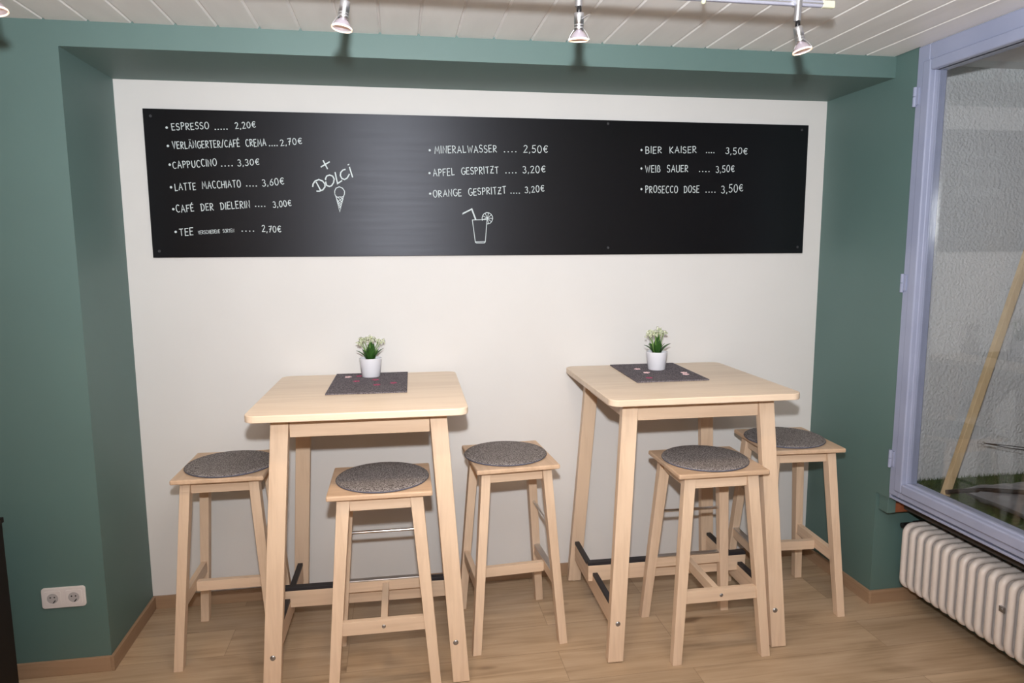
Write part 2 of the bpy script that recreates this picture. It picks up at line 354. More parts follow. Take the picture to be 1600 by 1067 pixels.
GLY = {  # width, strokes on a cap height of 1
 'A': (.62,[[(0,0),(.3,1),(.62,0)],[(.1,.36),(.53,.36)]]),
 'B': (.5,[[(.02,0),(.02,1)],[(0,1)]+arc(.2,.76,.26,.24,90,-90)+[(.03,.52)],[(.2,.52)]+arc(.22,.26,.28,.26,90,-90)+[(0,0)]]),
 'C': (.56,[arc(.34,.5,.32,.5,52,308,16)]),
 'D': (.56,[[(.06,.04),(.06,.96)],[(-.04,.93),(.14,1)]+arc(.16,.5,.4,.5,85,-85,14)+[(0,0)]]),
 'E': (.46,[[(.46,1),(0,.98),(.02,0),(.46,.02)],[(0,.52),(.38,.53)]]),
 'F': (.46,[[(.46,1),(0,.98),(.02,0)],[(0,.52),(.38,.53)]]),
 'G': (.58,[arc(.34,.5,.33,.5,55,345,16)+[(.66,.44),(.42,.44)]]),
 'H': (.52,[[(0,0),(0,1)],[(.52,0),(.52,1)],[(0,.5),(.52,.5)]]),
 'I': (.06,[[(.03,0),(.03,1)]]),
 'K': (.5,[[(.02,0),(.02,1)],[(.48,1),(.04,.47),(.52,0)]]),
 'L': (.46,[[(.02,1),(.04,0),(.46,.04)]]),
 'M': (.7,[[(0,0),(.1,1),(.36,.3),(.6,1),(.7,0)]]),
 'N': (.54,[[(0,0),(.03,1),(.5,0),(.54,1)]]),
 'O': (.62,[arc(.31,.5,.31,.5,100,460,20)]),
 'P': (.48,[[(.03,0),(.03,1)],[(-.04,.92),(.1,1)]+arc(.18,.74,.28,.26,90,-90)+[(.04,.47)]]),
 'R': (.52,[[(.03,0),(.03,1)],[(-.03,.95),(.1,1)]+arc(.18,.75,.28,.25,90,-90)+[(.05,.5),(.52,0)]]),
 'S': (.48,[arc(.25,.75,.22,.25,35,250,12)+arc(.23,.26,.24,.26,70,-150,12)]),
 'T': (.54,[[(0,.97),(.54,1)],[(.27,.98),(.28,0)]]),
 'U': (.54,[[(0,1),(.01,.3)]+arc(.27,.28,.26,.28,180,360,10)+[(.53,1)]]),
 'V': (.56,[[(0,1),(.27,0),(.56,1)]]),
 'W': (.78,[[(0,1),(.2,0),(.4,.8),(.58,0),(.78,1)]]),
 'Z': (.54,[[(.03,.97),(.52,1),(0,.02),(.54,.0)],[(.12,.5),(.42,.52)]]),
 'ß': (.46,[[(.02,0),(.02,.7)]+arc(.2,.76,.18,.24,180,-70,12)+arc(.22,.27,.24,.27,80,-110,10)]),
 'Ä': (.62,[[(0,0),(.3,1),(.62,0)],[(.1,.36),(.53,.36)],[(.18,1.2),(.2,1.22)],[(.42,1.2),(.44,1.22)]]),
 'É': (.46,[[(.46,1),(0,.98),(.02,0),(.46,.02)],[(0,.52),(.38,.53)],[(.16,1.1),(.32,1.26)]]),
 '/': (.3,[[(0,-.05),(.3,1)]]),
 ',': (.12,[[(.08,.06),(.02,-.16)]]),
 '.': (.1,[[(.03,.03),(.07,.03)]]),
 '0': (.5,[arc(.25,.5,.25,.5,100,460,18)]),
 '2': (.46,[arc(.22,.76,.21,.24,160,-30,10)+[(.02,.02),(.48,.04)]]),
 '3': (.44,[arc(.2,.76,.2,.24,140,-80,10)+arc(.2,.27,.24,.27,80,-150,12)]),
 '5': (.46,[[(.44,1),(.08,.98),(.05,.55)]+arc(.2,.29,.26,.29,110,-140,12)]),
 '6': (.46,[[(.36,1),(.1,.62)]+arc(.23,.28,.22,.28,160,520,16)]),
 '7': (.44,[[(0,.95),(.44,1),(.14,0)],[(.1,.5),(.4,.54)]]),
 '€': (.56,[arc(.36,.5,.28,.46,50,310,14),[(0,.58),(.46,.6)],[(0,.40),(.42,.42)]]),
}
PEN = .0030
random.seed(4)
def ribbon(mb, pts, pw, y=None):
    """one pen stroke: a mitred strip a fraction of a millimetre proud of the board"""
    if y is None: y = -.0104-.00004*(len(mb.v) % 7)
    P = [Vector(p) for p in pts if True]
    P = [p for i, p in enumerate(P) if i == 0 or (p-P[i-1]).length > 1e-5]
    if len(P) < 2: return
    d0 = (P[1]-P[0]).normalized(); d1 = (P[-1]-P[-2]).normalized()
    P[0] = P[0]-d0*pw*.3; P[-1] = P[-1]+d1*pw*.3
    l, r_ = [], []
    for i, p in enumerate(P):
        a = (P[i]-P[i-1]).normalized() if i else d0; c = (P[i+1]-P[i]).normalized() if i < len(P)-1 else d1
        t = a+c
        if t.length < .25: t = Vector((-a.y, a.x))
        t.normalize(); n = Vector((-t.y, t.x)); k = min(1.8, 1/max(.3, abs(n.dot(Vector((-c.y, c.x))))))
        l.append(p+n*pw/2*k); r_.append(p-n*pw/2*k)
    n = len(P)
    vs = [(p.x,y,p.y) for p in r_]+[(p.x,y,p.y) for p in l]
    vs += [(p.x,y+.0003,p.y) for p in r_]+[(p.x,y+.0003,p.y) for p in l]
    fs = [(i,i+1,n+i+1,n+i) for i in range(n-1)]
    fs += [(2*n+i,2*n+i+1,i+1,i) for i in range(n-1)]+[(n+i,n+i+1,3*n+i+1,3*n+i) for i in range(n-1)]
    fs += [(0,n,3*n,2*n),(n-1,3*n-1,4*n-1,2*n-1)]
    mb.add(vs, fs)
def write(mb, s, x0, z0, x1, z1, h):
    x0 -= .099; x1 -= .099; z0 -= 1.5292; z1 -= 1.5292
    if s == '.B':
        return
    pw = PEN if h > .02 else .0015
    if h == 0:
        for i in range(len(s)):
            t = i/(len(s)-1); ribbon(mb, [(x0+(x1-x0)*t-.0012, z0+(z1-z0)*t+.001),(x0+(x1-x0)*t+.0012, z0+(z1-z0)*t+.001)], .0042)
        return
    gap = .26
    tot = 0
    for c in s: tot += (.72 if c == ' ' else GLY[c][0]) + gap
    tot -= gap
    ax = Vector((x1-x0, z1-z0)); ln = ax.length; ax /= ln; k = ln/tot
    nx = Vector((-ax.y, ax.x)); cur = 0
    for c in s:
        if c == ' ': cur += .72+gap; continue
        wd, st = GLY[c]; j = random.uniform(-.05,.05); sl = random.uniform(-.03,.05); hs = random.uniform(.95,1.05)
        for pl in st:
            pts = []
            for (a, b) in pl:
                p = Vector((x0, z0)) + ax*(cur+a+sl*b)*k + nx*(b*hs+j)*h
                pts.append((p.x, p.y))
            ribbon(mb, pts, pw)
        cur += wd+gap
LINES = [
 [('.B',.186,2.05),('ESPRESSO',.206,2.041,.347,2.048,.026),('.....',.372,2.046,.417,2.048,0),('2,20€',.451,2.05,.53,2.057,.024)],
 [('.B',.186,1.978),('VERLÄNGERTER/CAFÉ CREMA',.204,1.967,.567,1.985,.028),('....',.581,1.985,.611,1.986,0),('2,70€',.626,1.987,.711,1.996,.025)],
 [('.B',.188,1.904),('CAPPUCCINO',.2,1.889,.369,1.902,.027),('....',.388,1.9,.429,1.902,0),('3,30€',.452,1.902,.536,1.907,.025)],
 [('.B',.187,1.814),('LATTE MACCHIATO',.202,1.801,.458,1.818,.028),('....',.482,1.821,.52,1.821,0),('3,60€',.545,1.822,.632,1.83,.027)],
 [('.B',.19,1.726),('CAFÉ DER DIELERIN',.202,1.713,.49,1.733,.028),('....',.513,1.738,.549,1.738,0),('3,00€',.584,1.735,.657,1.74,.025)],
 [('.B',.193,1.634),('TEE',.208,1.62,.26,1.621,.028),('VERSCHIEDENE SORTEN',.281,1.624,.422,1.633,.014),('....',.454,1.636,.499,1.636,0),('2,70€',.534,1.633,.61,1.633,.026)],
 [('.B',1.24,1.979),('MINERALWASSER',1.262,1.966,1.53,1.976,.029),('....',1.565,1.977,1.615,1.978,0),('2,50€',1.65,1.975,1.758,1.978,.03)],
 [('.B',1.237,1.883),('APFEL GESPRITZT',1.254,1.87,1.537,1.887,.029),('....',1.571,1.887,1.615,1.888,0),('3,20€',1.647,1.888,1.747,1.892,.029)],
 [('.B',1.238,1.796),('ORANGE GESPRITZT',1.252,1.78,1.57,1.8,.029),('....',1.593,1.8,1.63,1.8,0),('3,20€',1.656,1.803,1.743,1.809,.027)],
 [('.B',2.191,1.996),('BIER KAISER',2.211,1.982,2.453,1.989,.028),('....',2.503,1.989,2.539,1.989,0),('3,50€',2.597,1.986,2.704,1.986,.028)],
 [('.B',2.192,1.915),('WEIß SAUER',2.212,1.898,2.415,1.903,.03),('....',2.472,1.904,2.518,1.904,0),('3,50€',2.553,1.902,2.643,1.906,.029)],
 [('.B',2.194,1.823),('PROSECCO DOSE',2.214,1.807,2.472,1.81,.03),('....',2.507,1.811,2.55,1.811,0),('3,50€',2.583,1.809,2.69,1.816,.034)]]
for ln in LINES:
    for nm, its in (('drink_name', [q for q in ln[:-1] if '..' not in q[0]]), ('price', [q for q in ln if '..' in q[0]]+[ln[-1]])):
        mb = MB()
        for it in its:
            if it[0] == '.B': mb.cyl((it[1]-.099,-.0099,it[2]-1.5292),(it[1]-.099,-.0108,it[2]-1.5292),.0048,n=12)
            else: write(mb, *it)
        o = mb.build(nm, M['chalk'], brd)
        o['label'] = 'white handwritten %s %s' % (nm.replace('_', ' '), (ln[1][0] if nm == 'drink_name' else ln[-1][0]).lower())
DOLCI = [[(.794,1.929),(.81,1.896)],[(.784,1.903),(.819,1.924)],[(.762,1.84),(.77,1.824),(.779,1.805)],
 [(.747,1.822),(.749,1.833),(.758,1.845),(.773,1.851),(.788,1.845),(.797,1.833),(.797,1.821),(.788,1.809),(.774,1.803),(.763,1.803)],
 [(.802,1.845),(.8,1.854),(.806,1.866),(.818,1.87),(.83,1.866),(.836,1.854),(.833,1.839),(.824,1.826),(.815,1.823),(.804,1.827),(.801,1.839),(.802,1.847)],
 [(.841,1.881),(.845,1.857),(.849,1.835),(.867,1.847)],[(.883,1.894),(.873,1.891),(.864,1.881),(.862,1.868),(.868,1.856),(.879,1.852),(.89,1.859),(.899,1.874)],
 [(.901,1.903),(.912,1.863)],[(.895,1.913),(.899,1.915)]]
CONE = [[(.836,1.79),(.836,1.804),(.842,1.816),(.856,1.822),(.869,1.816),(.877,1.804),(.876,1.792),(.871,1.78),(.854,1.718),(.841,1.78),(.836,1.792)],
 [(.84,1.783),(.847,1.778),(.856,1.78),(.865,1.779),(.872,1.783)]]
HATCH = [[(.842,1.774),(.862,1.744)],[(.85,1.777),(.866,1.756)],[(.86,1.777),(.87,1.768)],[(.844,1.765),(.859,1.732)],[(.871,1.777),(.846,1.759)],[(.868,1.766),(.848,1.75)],[(.864,1.756),(.85,1.742)],[(.862,1.747),(.851,1.733)]]
GLASS = [[(1.377,1.709),(1.417,1.729),(1.433,1.686)],[(1.378,1.713),(1.419,1.733),(1.436,1.687)],[(1.42,1.684),(1.484,1.686)],[(1.42,1.684),(1.432,1.587)],[(1.485,1.685),(1.476,1.588)],
 [(1.432,1.587),(1.437,1.584),(1.472,1.584),(1.476,1.588)],[(1.432,1.589),(1.476,1.59)],
 [(1.464,1.682),(1.463,1.693),(1.466,1.704),(1.473,1.712),(1.483,1.716),(1.494,1.715),(1.503,1.709),(1.509,1.7),(1.51,1.689),(1.506,1.678),(1.499,1.67),(1.488,1.667),(1.483,1.667)]]
SPOKE = [[(1.486,1.692),q] for q in ((1.465,1.686),(1.466,1.702),(1.477,1.713),(1.492,1.714),(1.504,1.706),(1.509,1.691),(1.503,1.677),(1.491,1.669))]
def drawing(sets, label):
    mb = MB()
    for strokes, pw in sets:
        for st in strokes: ribbon(mb, [(a-.099, b-1.5292) for a, b in st], pw)
    o = mb.build('chalk_drawing', M['chalk'], brd); o['label'] = label
drawing([(DOLCI,.0052)], 'white slanting word dolci under a plus sign')
drawing([(CONE,.0034),(HATCH,.0022)], 'white drawing of an ice cream cone')
drawing([(GLASS,.0028),(SPOKE,.0022)], 'white drawing of a drink with straw and lemon slice')

# ------------------------------------------------------------------ bar table
def legq(cx, cy, wx, wy, z): return [(cx-wx/2,cy-wy/2,z),(cx+wx/2,cy-wy/2,z),(cx+wx/2,cy+wy/2,z),(cx-wx/2,cy+wy/2,z)]
def make_table():
    t = empty('bar_table')
    MB().prism(rrect(-.37,.37,-.37,.37,.04), .995, 1.02).build('tabletop', M['birch_top'], t, .003)
    for sx in (-1,1):
        for sy in (-1,1):
            lg = MB().hexa(legq(sx*.331, sy*.330, .060, .034, .004), legq(sx*.268, sy*.268, .060, .034, .995)).build('leg', M['birch_z'], t, .002)
            MB().cyl((sx*.331,sy*.330,0),(sx*.331,sy*.330,.005),.010,n=14).build('foot_glide', M['socket'], lg)
            if sy < 0:
                z = .152; yy = -(.330-.0626*z)-.017
                MB().lathe([(0,.004),(.005,.0038),(.009,.002),(.010,0)], (sx*(.331-.0636*z)-.008*(sx>0),yy+.0005,z), 16, axis=(0,-1,0)).build('bolt', M['bolt'], lg)
    for sy in (-1,1):
        MB().box(-.238,.238,sy*.268-.011,sy*.268+.011,.920,.988).build('apron', M['birch_x'], t, .0015)
    for sx in (-1,1):
        MB().box(sx*.268-.011,sx*.268+.011,-.250,.250,.920,.988).build('apron', M['birch_y'], t, .0015)
    for sx in (-1,1):
        st = MB().box(sx*.334-.021*(sx>0)-.0*(sx<0), sx*.334+.021*(sx<0), -.300,.300,.115,.190).build('side_rail', M['birch_y'], t, .0015)
        for y0, y1 in ((-.300,-.018),(.018,.300)):
            MB().box(sx*.334-.021*(sx>0), sx*.334+.021*(sx<0), y0, y1, .190,.203).build('rubber_strip', M['rubber'], st, .001)
    cb = MB().box(-.352,.352,-.014,.014,.164,.232).build('cross_rail', M['birch_x'], t, .0015)
    MB().box(-.352,.352,-.014,.014,.232,.246).build('rubber_strip', M['rubber'], cb, .001)
    return t
GT = 'bar tables in the niche'
t1 = make_table(); t1.location = (.9533,-.407,0); t1.rotation_euler.z = -.0207
t2 = copy_tree(t1); t2.location = (2.1996,-.401,0); t2.rotation_euler.z = -.0169
tag(t1, 'square light birch bar table at the left, under the espresso list', 'table', GT)
tag(t2, 'square light birch bar table at the right, nearer the window', 'table', GT)

# ------------------------------------------------------------------ stools
def make_stool():
    s = empty('bar_stool')
    MB().prism(rrect(-.1793,.1793,-.1638,.1638,.006,3), .7135, .7315).build('seat', M['birch_seat'], s, .005, 3)
    tx, ty, bx, by = .124, .120, .179, .174
    def c(z): k = 1-z/.7135; return tx+(bx-tx)*k, ty+(by-ty)*k
    for sx in (-1,1):
        for sy in (-1,1):
            MB().hexa(legq(sx*bx,sy*by,.035,.033,0), legq(sx*tx,sy*ty,.044,.036,.7135)).build('leg', M['birch_z'], s, .0015)
    for sy in (-1,1): MB().box(-.104,.104,sy*ty-.010,sy*ty+.010,.665,.7125).build('apron', M['birch_x'], s, .001)
    for sx in (-1,1): MB().box(sx*tx-.010,sx*tx+.010,-.104,.104,.665,.7125).build('apron', M['birch_y'], s, .001)
    x, y = c(.25)
    fs = MB().box(-x+.017,x-.017,-y-.011,-y+.011,.229,.277).build('front_rail', M['birch_x'], s, .001)
    MB().lathe([(0,.003),(.004,.0028),(.0065,.0015),(.007,0)], (0,-y-.0108,.253), 14, axis=(0,-1,0)).build('bolt', M['bolt'], fs)
    bs = MB().box(-x+.017,x-.017,y-.011,y+.011,.229,.270).build('footrest', M['birch_x'], s, .001)
    MB().box(-x+.017,x-.017,y-.012,y+.012,.270,.276).build('metal_strip', M['steel'], bs, .001)
    MB().box(-.012,.012,-y+.011,y-.011,.222,.262).build('middle_rail', M['birch_y'], s, .001)
    x, y = c(.476)
    MB().cyl((-x+.012,y,.476),(x-.012,y,.476),.0062,n=16).build('chrome_rod', M['chrome'], s)
    return s
GS = 'birch bar stools around the two tables'
st = make_stool()
STOOLS = [(.4176,-.3195,-pi/2-.007,'birch stool at the far left, beside the sage green niche side'),
 (1.0095,-.609,-.008,'birch stool pushed in front of the left table'),
 (1.5131,-.397,-pi/2+.066,'birch stool standing alone between the two tables'),
 (2.266,-.608,-.0075,'birch stool pushed in front of the right table'),
 (2.7460,-.3823,pi/2-.062,'birch stool at the far right, closest to the window')]
for i, (x, y, a, lab) in enumerate(STOOLS):
    o = st if i == 0 else copy_tree(st)
    o.location = (x,y,0); o.rotation_euler.z = a; tag(o, lab, 'stool', GS)
# felt cushions
def make_cushion():
    c = empty('seat_cushion'); R_ = .166
    MB().lathe([(0,.012),(.08,.0122),(R_-.02,.0118),(R_-.005,.0100),(R_,.0065)], n=56).build('felt_top', M['felt'], c)
    MB().lathe([(R_,.0065),(R_+.0012,.004),(R_-.001,.0012),(R_-.01,.0),(0,0)], n=56).build('edge_band', M['piping'], c)
    return c
CUSH = [(.430,-.332,'round dark grey felt cushion on the far left stool'),(1.0155,-.602,'round dark grey felt cushion on the stool before the left table'),
 (1.501,-.392,'round dark grey felt cushion on the stool between the tables'),(2.263,-.600,'round dark grey felt cushion on the stool before the right table'),
 (2.732,-.380,'round dark grey felt cushion on the stool nearest the window')]
cu = make_cushion()
for i, (x, y, lab) in enumerate(CUSH):
    o = cu if i == 0 else copy_tree(cu)
    o.location = (x,y,.7316); o.rotation_euler.z = i*1.3; tag(o, lab, 'cushion', 'felt cushions on the stools')

# ------------------------------------------------------------------ mats, felt flowers, plants
def felt_mat(corners, label):
    n = len(corners)
    mb = MB().add([(x,y,1.0202) for x,y in corners]+[(x,y,1.0252) for x,y in corners],
       [tuple(range(n-1,-1,-1)), tuple(range(n,2*n))]+[(i,(i+1)%n,n+(i+1)%n,n+i) for i in range(n)])
    return tag(mb.build('felt_placemat', M['felt_mat'], None, .0012), label, 'placemat', 'felt placemats on the tables')
felt_mat([(.810,-.474),(1.112,-.484),(1.122,-.052),(.818,-.046)], 'charcoal felt placemat on the left table, with mostly deep pink flowers')
felt_mat([(2.026,-.470),(2.333,-.473),(2.349,-.052),(2.046,-.046)], 'charcoal felt placemat on the right table, with mostly pale pink flowers')
def flower_mesh():
    pts = []
    n = 60
    for i in range(n):
        a = 2*pi*i/n; r = .0072+.0072*abs(cos(2.5*a))**.75; pts.append((r*cos(a), r*sin(a)))
    return MB().prism(pts, 0, .0022)
proto = {}
FL = [(.872,-.140,'pale','only pale pink felt flower on the left table'),(.912,-.243,'pink','deep pink felt flower left of the pot on the left table'),
 (.918,-.125,'pink','deep pink felt flower touching the far left of the left pot'),(.988,-.223,'pink','deep pink felt flower just in front of the left pot'),
 (.996,-.335,'pink','frontmost deep pink felt flower on the left table'),(1.061,-.308,'pink','deep pink felt flower right of the pot on the left table'),
 (2.126,-.190,'pale','pale pink felt flower left behind on the right mat'),(2.134,-.284,'pale','pale pink felt flower close before the right pot'),
 (2.102,-.400,'pink','only deep pink felt flower on the right table'),(2.291,-.315,'pale','pale pink felt flower, rear of the overlapping pair at right'),
 (2.283,-.352,'pale','pale pink felt flower, front of the overlapping pair at right')]
for i, (x, y, c, lab) in enumerate(FL):
    if c not in proto: o = proto[c] = flower_mesh().build('felt_flower', M[c])
    else: o = proto[c].copy(); COL.objects.link(o)
    o.location = (x,y,1.0254 if i != 10 else 1.0254); o.rotation_euler.z = i*.7; tag(o, lab, 'felt flower', 'felt flowers scattered on the placemats')

def leaf_mesh(ln, wd, cup=.25, droop=.35):
    mb = MB(); n = 8; rows = []
    for i in range(n+1):
        t = i/n; wv = wd*(sin(pi*min(1,t*1.02+.02))**.75)*(1-.25*t) if 0 < t < 1 else wd*.06
        zz = ln*(.5*t-droop*t*t); xx = ln*t
        rows.append([(xx,-wv,zz+cup*wv),(xx,-wv*.5,zz+cup*.2*wv),(xx,0,zz-.0006),(xx,wv*.5,zz+cup*.2*wv),(xx,wv,zz+cup*wv)])
    vs = [p for r in rows for p in r]; vs += [(a,b,c-.0012) for a,b,c in vs]
    K = (n+1)*5; fs = []
    for i in range(n):
        for j in range(4):
            a = i*5+j; fs += [(a,a+5,a+6,a+1),(K+a,K+a+1,K+a+6,K+a+5)]
        a = i*5; fs += [(a,K+a,K+a+5,a+5),(a+4,a+9,K+a+9,K+a+4)]
    fs += [(0,1,K+1,K),(1,2,K+2,K+1),(2,3,K+3,K+2),(3,4,K+4,K+3)]
    e = n*5; fs += [(e+1,e,K+e,K+e+1),(e+2,e+1,K+e+1,K+e+2),(e+3,e+2,K+e+2,K+e+3),(e+4,e+3,K+e+3,K+e+4)]
    return mb.add(vs, fs, True)
def blossom_cluster(rng, c, spread, n):
    mb = MB()
    for k in range(n):
        a = rng.uniform(0,2*pi); r = spread*math.sqrt(rng.random()); p = Vector(c)+Vector((r*cos(a), r*sin(a), rng.uniform(-.006,.010)-r*.25))
        ax = Vector((rng.uniform(-.6,.6)+cos(a)*.4, rng.uniform(-.6,.6)+sin(a)*.4-.25, 1)).normalized(); q = Vector((0,0,1)).rotation_difference(ax)
        mb.cyl(p-ax*.010, p, .0011, .0016, n=6, cap=False)
        for j in range(4):
            b = 2*pi*j/4+rng.random()*.3; d1 = q @ Vector((cos(b),sin(b),0)); d2 = q @ Vector((-sin(b),cos(b),0)); s = rng.uniform(.0050,.0070)
            mb.add([p, p+d1*s*.6+d2*s*.45+ax*.002, p+d1*s*1.1+ax*.0015, p+d1*s*.6-d2*s*.45+ax*.002, p+d1*s*.5-ax*.0008], [(0,3,2,1),(0,1,4),(1,2,4),(2,3,4),(3,0,4)], True)
        mb.lathe([(0,-.002),(.0022,-.001),(.0026,.001),(.0014,.003),(0,.0035)], tuple(p), 6)
    return mb
def plant(loc, seed, label, side, scale):
    rng = random.Random(seed); p = empty('potted_plant', loc); tag(p, label, 'potted plant', 'small flowering plants on the tables')
    MB().lathe([(0,0),(.036,0),(.0378,.002),(.0465,.0765),(.0470,.079),(.0455,.080),(.0436,.0775),(.042,.066),(0,.066)], n=40).build('pot', M['pot'], p)
    MB().lathe([(.0425,.068),(.03,.0715),(0,.073)], n=24).build('soil', M['soil'], p)
    for k, (a, ln, tilt) in enumerate(side):
        o = leaf_mesh(ln, ln*.23).build('leaf', M['leaf'], p)
        o.location = (.012*cos(a), .012*sin(a), .068); o.rotation_euler = (rng.uniform(-.3,.3), -tilt, a)
    n = 8
    for k in range(n):
        a = 2*pi*k/n+rng.uniform(-.25,.25); r = (.030+.022*rng.random()) if k < 7 else .008
        h = .168-.9*max(0, r-.025)+rng.uniform(-.008,.006)
        top = Vector((r*1.05*cos(a), r*.8*sin(a), h*scale)); b0 = Vector((.010*cos(a), .010*sin(a), .07))
        s = MB().tube([b0, b0.lerp(top,.5)+Vector((0,0,.012)), top], [.0022,.0018,.0013], 6).build('flower_stem', M['stem'], p)
        blossom_cluster(rng, top+Vector((0,0,.003)), .0155, 11).build('blossom', M['petal'], s)
    return p
SIDE = [(-1.57,.060,1.05),(-.9,.056,.95),(-2.3,.058,.9),(1.2,.055,.8),(2.0,.055,.8),(-1.9,.066,1.22),(-1.2,.068,1.25),(.5,.05,.9),(2.6,.05,.9),(-1.55,.085,1.38),(.9,.07,1.3)]
plant((.967,-.137,1.0254), 3, 'small white pot with creamy kalanchoe flowers on the left table', SIDE+[(.05,.066,.72),(3.1,.062,.62)], 1.0)
plant((2.209,-.206,1.0254), 8, 'small white pot with creamy kalanchoe flowers on the right table', SIDE+[(-.1,.066,.62),(3.2,.064,.58)], 1.03)

# ------------------------------------------------------------------ double socket
so = empty('double_socket', (-.148,-D,.3025)); tag(so, 'white double power socket low on the green wall', 'socket')
MB().prism([(x,z) for x,z in rrect(-.074,.074,-.039,.039,.010)], 0, .010)
def xz(mb): mb.v = [(x,-z,y) for x,y,z in mb.v]; return mb     # lay an xy outline on the wall, facing -y
xz(MB().prism(rrect(-.074,.074,-.039,.039,.011), 0, .009)).build('frame', M['socket'], so, .003, 3)
for dx in (-.0355,.0355):
    ins = MB().prism(rrect(dx-.0275,dx+.0275,-.0275,.0275,.006), .0088, .0112)
    io = xz(ins).build('insert', M['socket'], so, .0008)
    gq = MB().lathe([(.0215,.0115),(.0195,.0119),(.0190,.0114)], (dx,0,0), 32); xz(gq).build('well_rim', M['socket'], io)
    gd = MB().cyl((dx,0,.0112),(dx,0,.01135),.0190,n=32); xz(gd).build('well', mat('socket_well', (0.42,0.40,0.41), .4) if dx < 0 else bpy.data.materials['socket_well'], io)
    for px, pz in ((-.0068,.0045),(.0068,.0045)):
        hq = MB().cyl((dx+px,pz,.0113),(dx+px,pz,.0117),.0027,n=12); xz(hq).build('pin_hole', M['hole'], io)
    cq = MB().add([(dx-.001,-.017,.0118),(dx+.003,-.018,.0118),(dx+.011,-.008,.0118),(dx+.008,-.006,.0118),(dx-.001,-.017,.0113),(dx+.003,-.018,.0113),(dx+.011,-.008,.0113),(dx+.008,-.006,.0113)],[(0,1,2,3),(0,4,5,1),(1,5,6,2),(2,6,7,3),(3,7,4,0)])
    xz(cq).build('ground_clip', M['hole'], io)

# ------------------------------------------------------------------ radiator
rad = empty('radiator', (W+.074,-.585,.10)); tag(rad, 'old white sectional radiator in the recess under the window', 'radiator')
def section_mesh():
    mb = MB(); dx, hz, r = .150, .295, .036
    path = [(x,0,z) for x,z in rrect(.0115,dx-.0115,.0115,hz-.0115,r,6)]
    n = len(path); rings = []
    for i, p in enumerate(path):      # flattened tube round the section's edge
        a = Vector(path[i-1]); b = Vector(path[(i+1)%n]); t = (b-a).normalized(); nn = Vector((t.z,0,-t.x))
        for j in range(10):
            th = 2*pi*j/10; ex = cos(th); ey = sin(th)
            mb.v.append(tuple(Vector(p)+nn*.0115*(abs(ex)**.8)*(1 if ex>=0 else -1)+Vector((0,.0128*(abs(ey)**.8)*(1 if ey>=0 else -1),0))))
    for i in range(n):
        for j in range(10):
            A, B = i*10, ((i+1)%n)*10; mb.f.append([A+j,A+(j+1)%10,B+(j+1)%10,B+j]); mb.sm.append(True)
    inner = rrect(.014,dx-.014,.014,hz-.014,.031,6)
    k = len(inner)
    vs = [(x,-.003,z) for x,z in inner]+[(x,.003,z) for x,z in inner]
    mb.add(vs, [tuple(range(k)), tuple(range(2*k-1,k-1,-1))])
    mb.cyl((dx/2,-.022,.04),(dx/2,.022,.04),.014,n=14,cap=False).cyl((dx/2,-.022,hz-.04),(dx/2,.022,hz-.04),.014,n=14,cap=False)
    return mb
sec = section_mesh().build('section', M['radiator'], rad)
for k in range(1,17):
    c = sec.copy(); COL.objects.link(c); c.parent = rad; c.location = (0,-.0435*k,0)
vv = MB().cyl((.015,.03,.272),(.075,.03,.272),.011,n=14).cyl((.075,.03,.272),(.12,.03,.272),.015,n=14).cyl((.075,.02,.255),(.075,.05,.255),.010)
vv.build('valve', M['black_metal'], rad)
bk = MB().box(-.004,.004,-.0435*11-.028,-.0435*11-.008,.165,.185).cyl((-.006,-.0435*11-.018,.175),(-.002,-.0435*11-.018,.175),.006,n=12)
bk.build('clamp', M['bolt'], rad)
for yy in (-.1,-.62):
    MB().box(.10,.176,yy-.008,yy+.008,.02,.05).build('wall_bracket', M['radiator'], rad)

# ------------------------------------------------------------------ dark sideboard at the left edge
sbd = empty('sideboard', (-.14,-.8,0)); tag(sbd, 'near-black wooden sideboard cut off at the lower left edge', 'sideboard')
MB().box(-.80,0,-.42,0,.06,.725).build('body', M['dark_wood'], sbd, .002)
MB().box(-.81,.004,-.43,.004,.725,.742).build('top', M['dark_wood'], sbd, .002)
MB().box(-.78,-.02,-.40,-.02,0,.06).build('plinth', M['dark_wood'], sbd)
for x0, x1 in ((-.795,-.403),(-.397,-.005)):
    dr = MB().box(x0,x1,-.438,-.42,.065,.72).build('door', M['dark_wood'], sbd, .002)
    MB().cyl(((x0+x1)/2,-.462,.60),((x0+x1)/2,-.438,.60),.010,n=14).build('knob', M['steel'], dr)

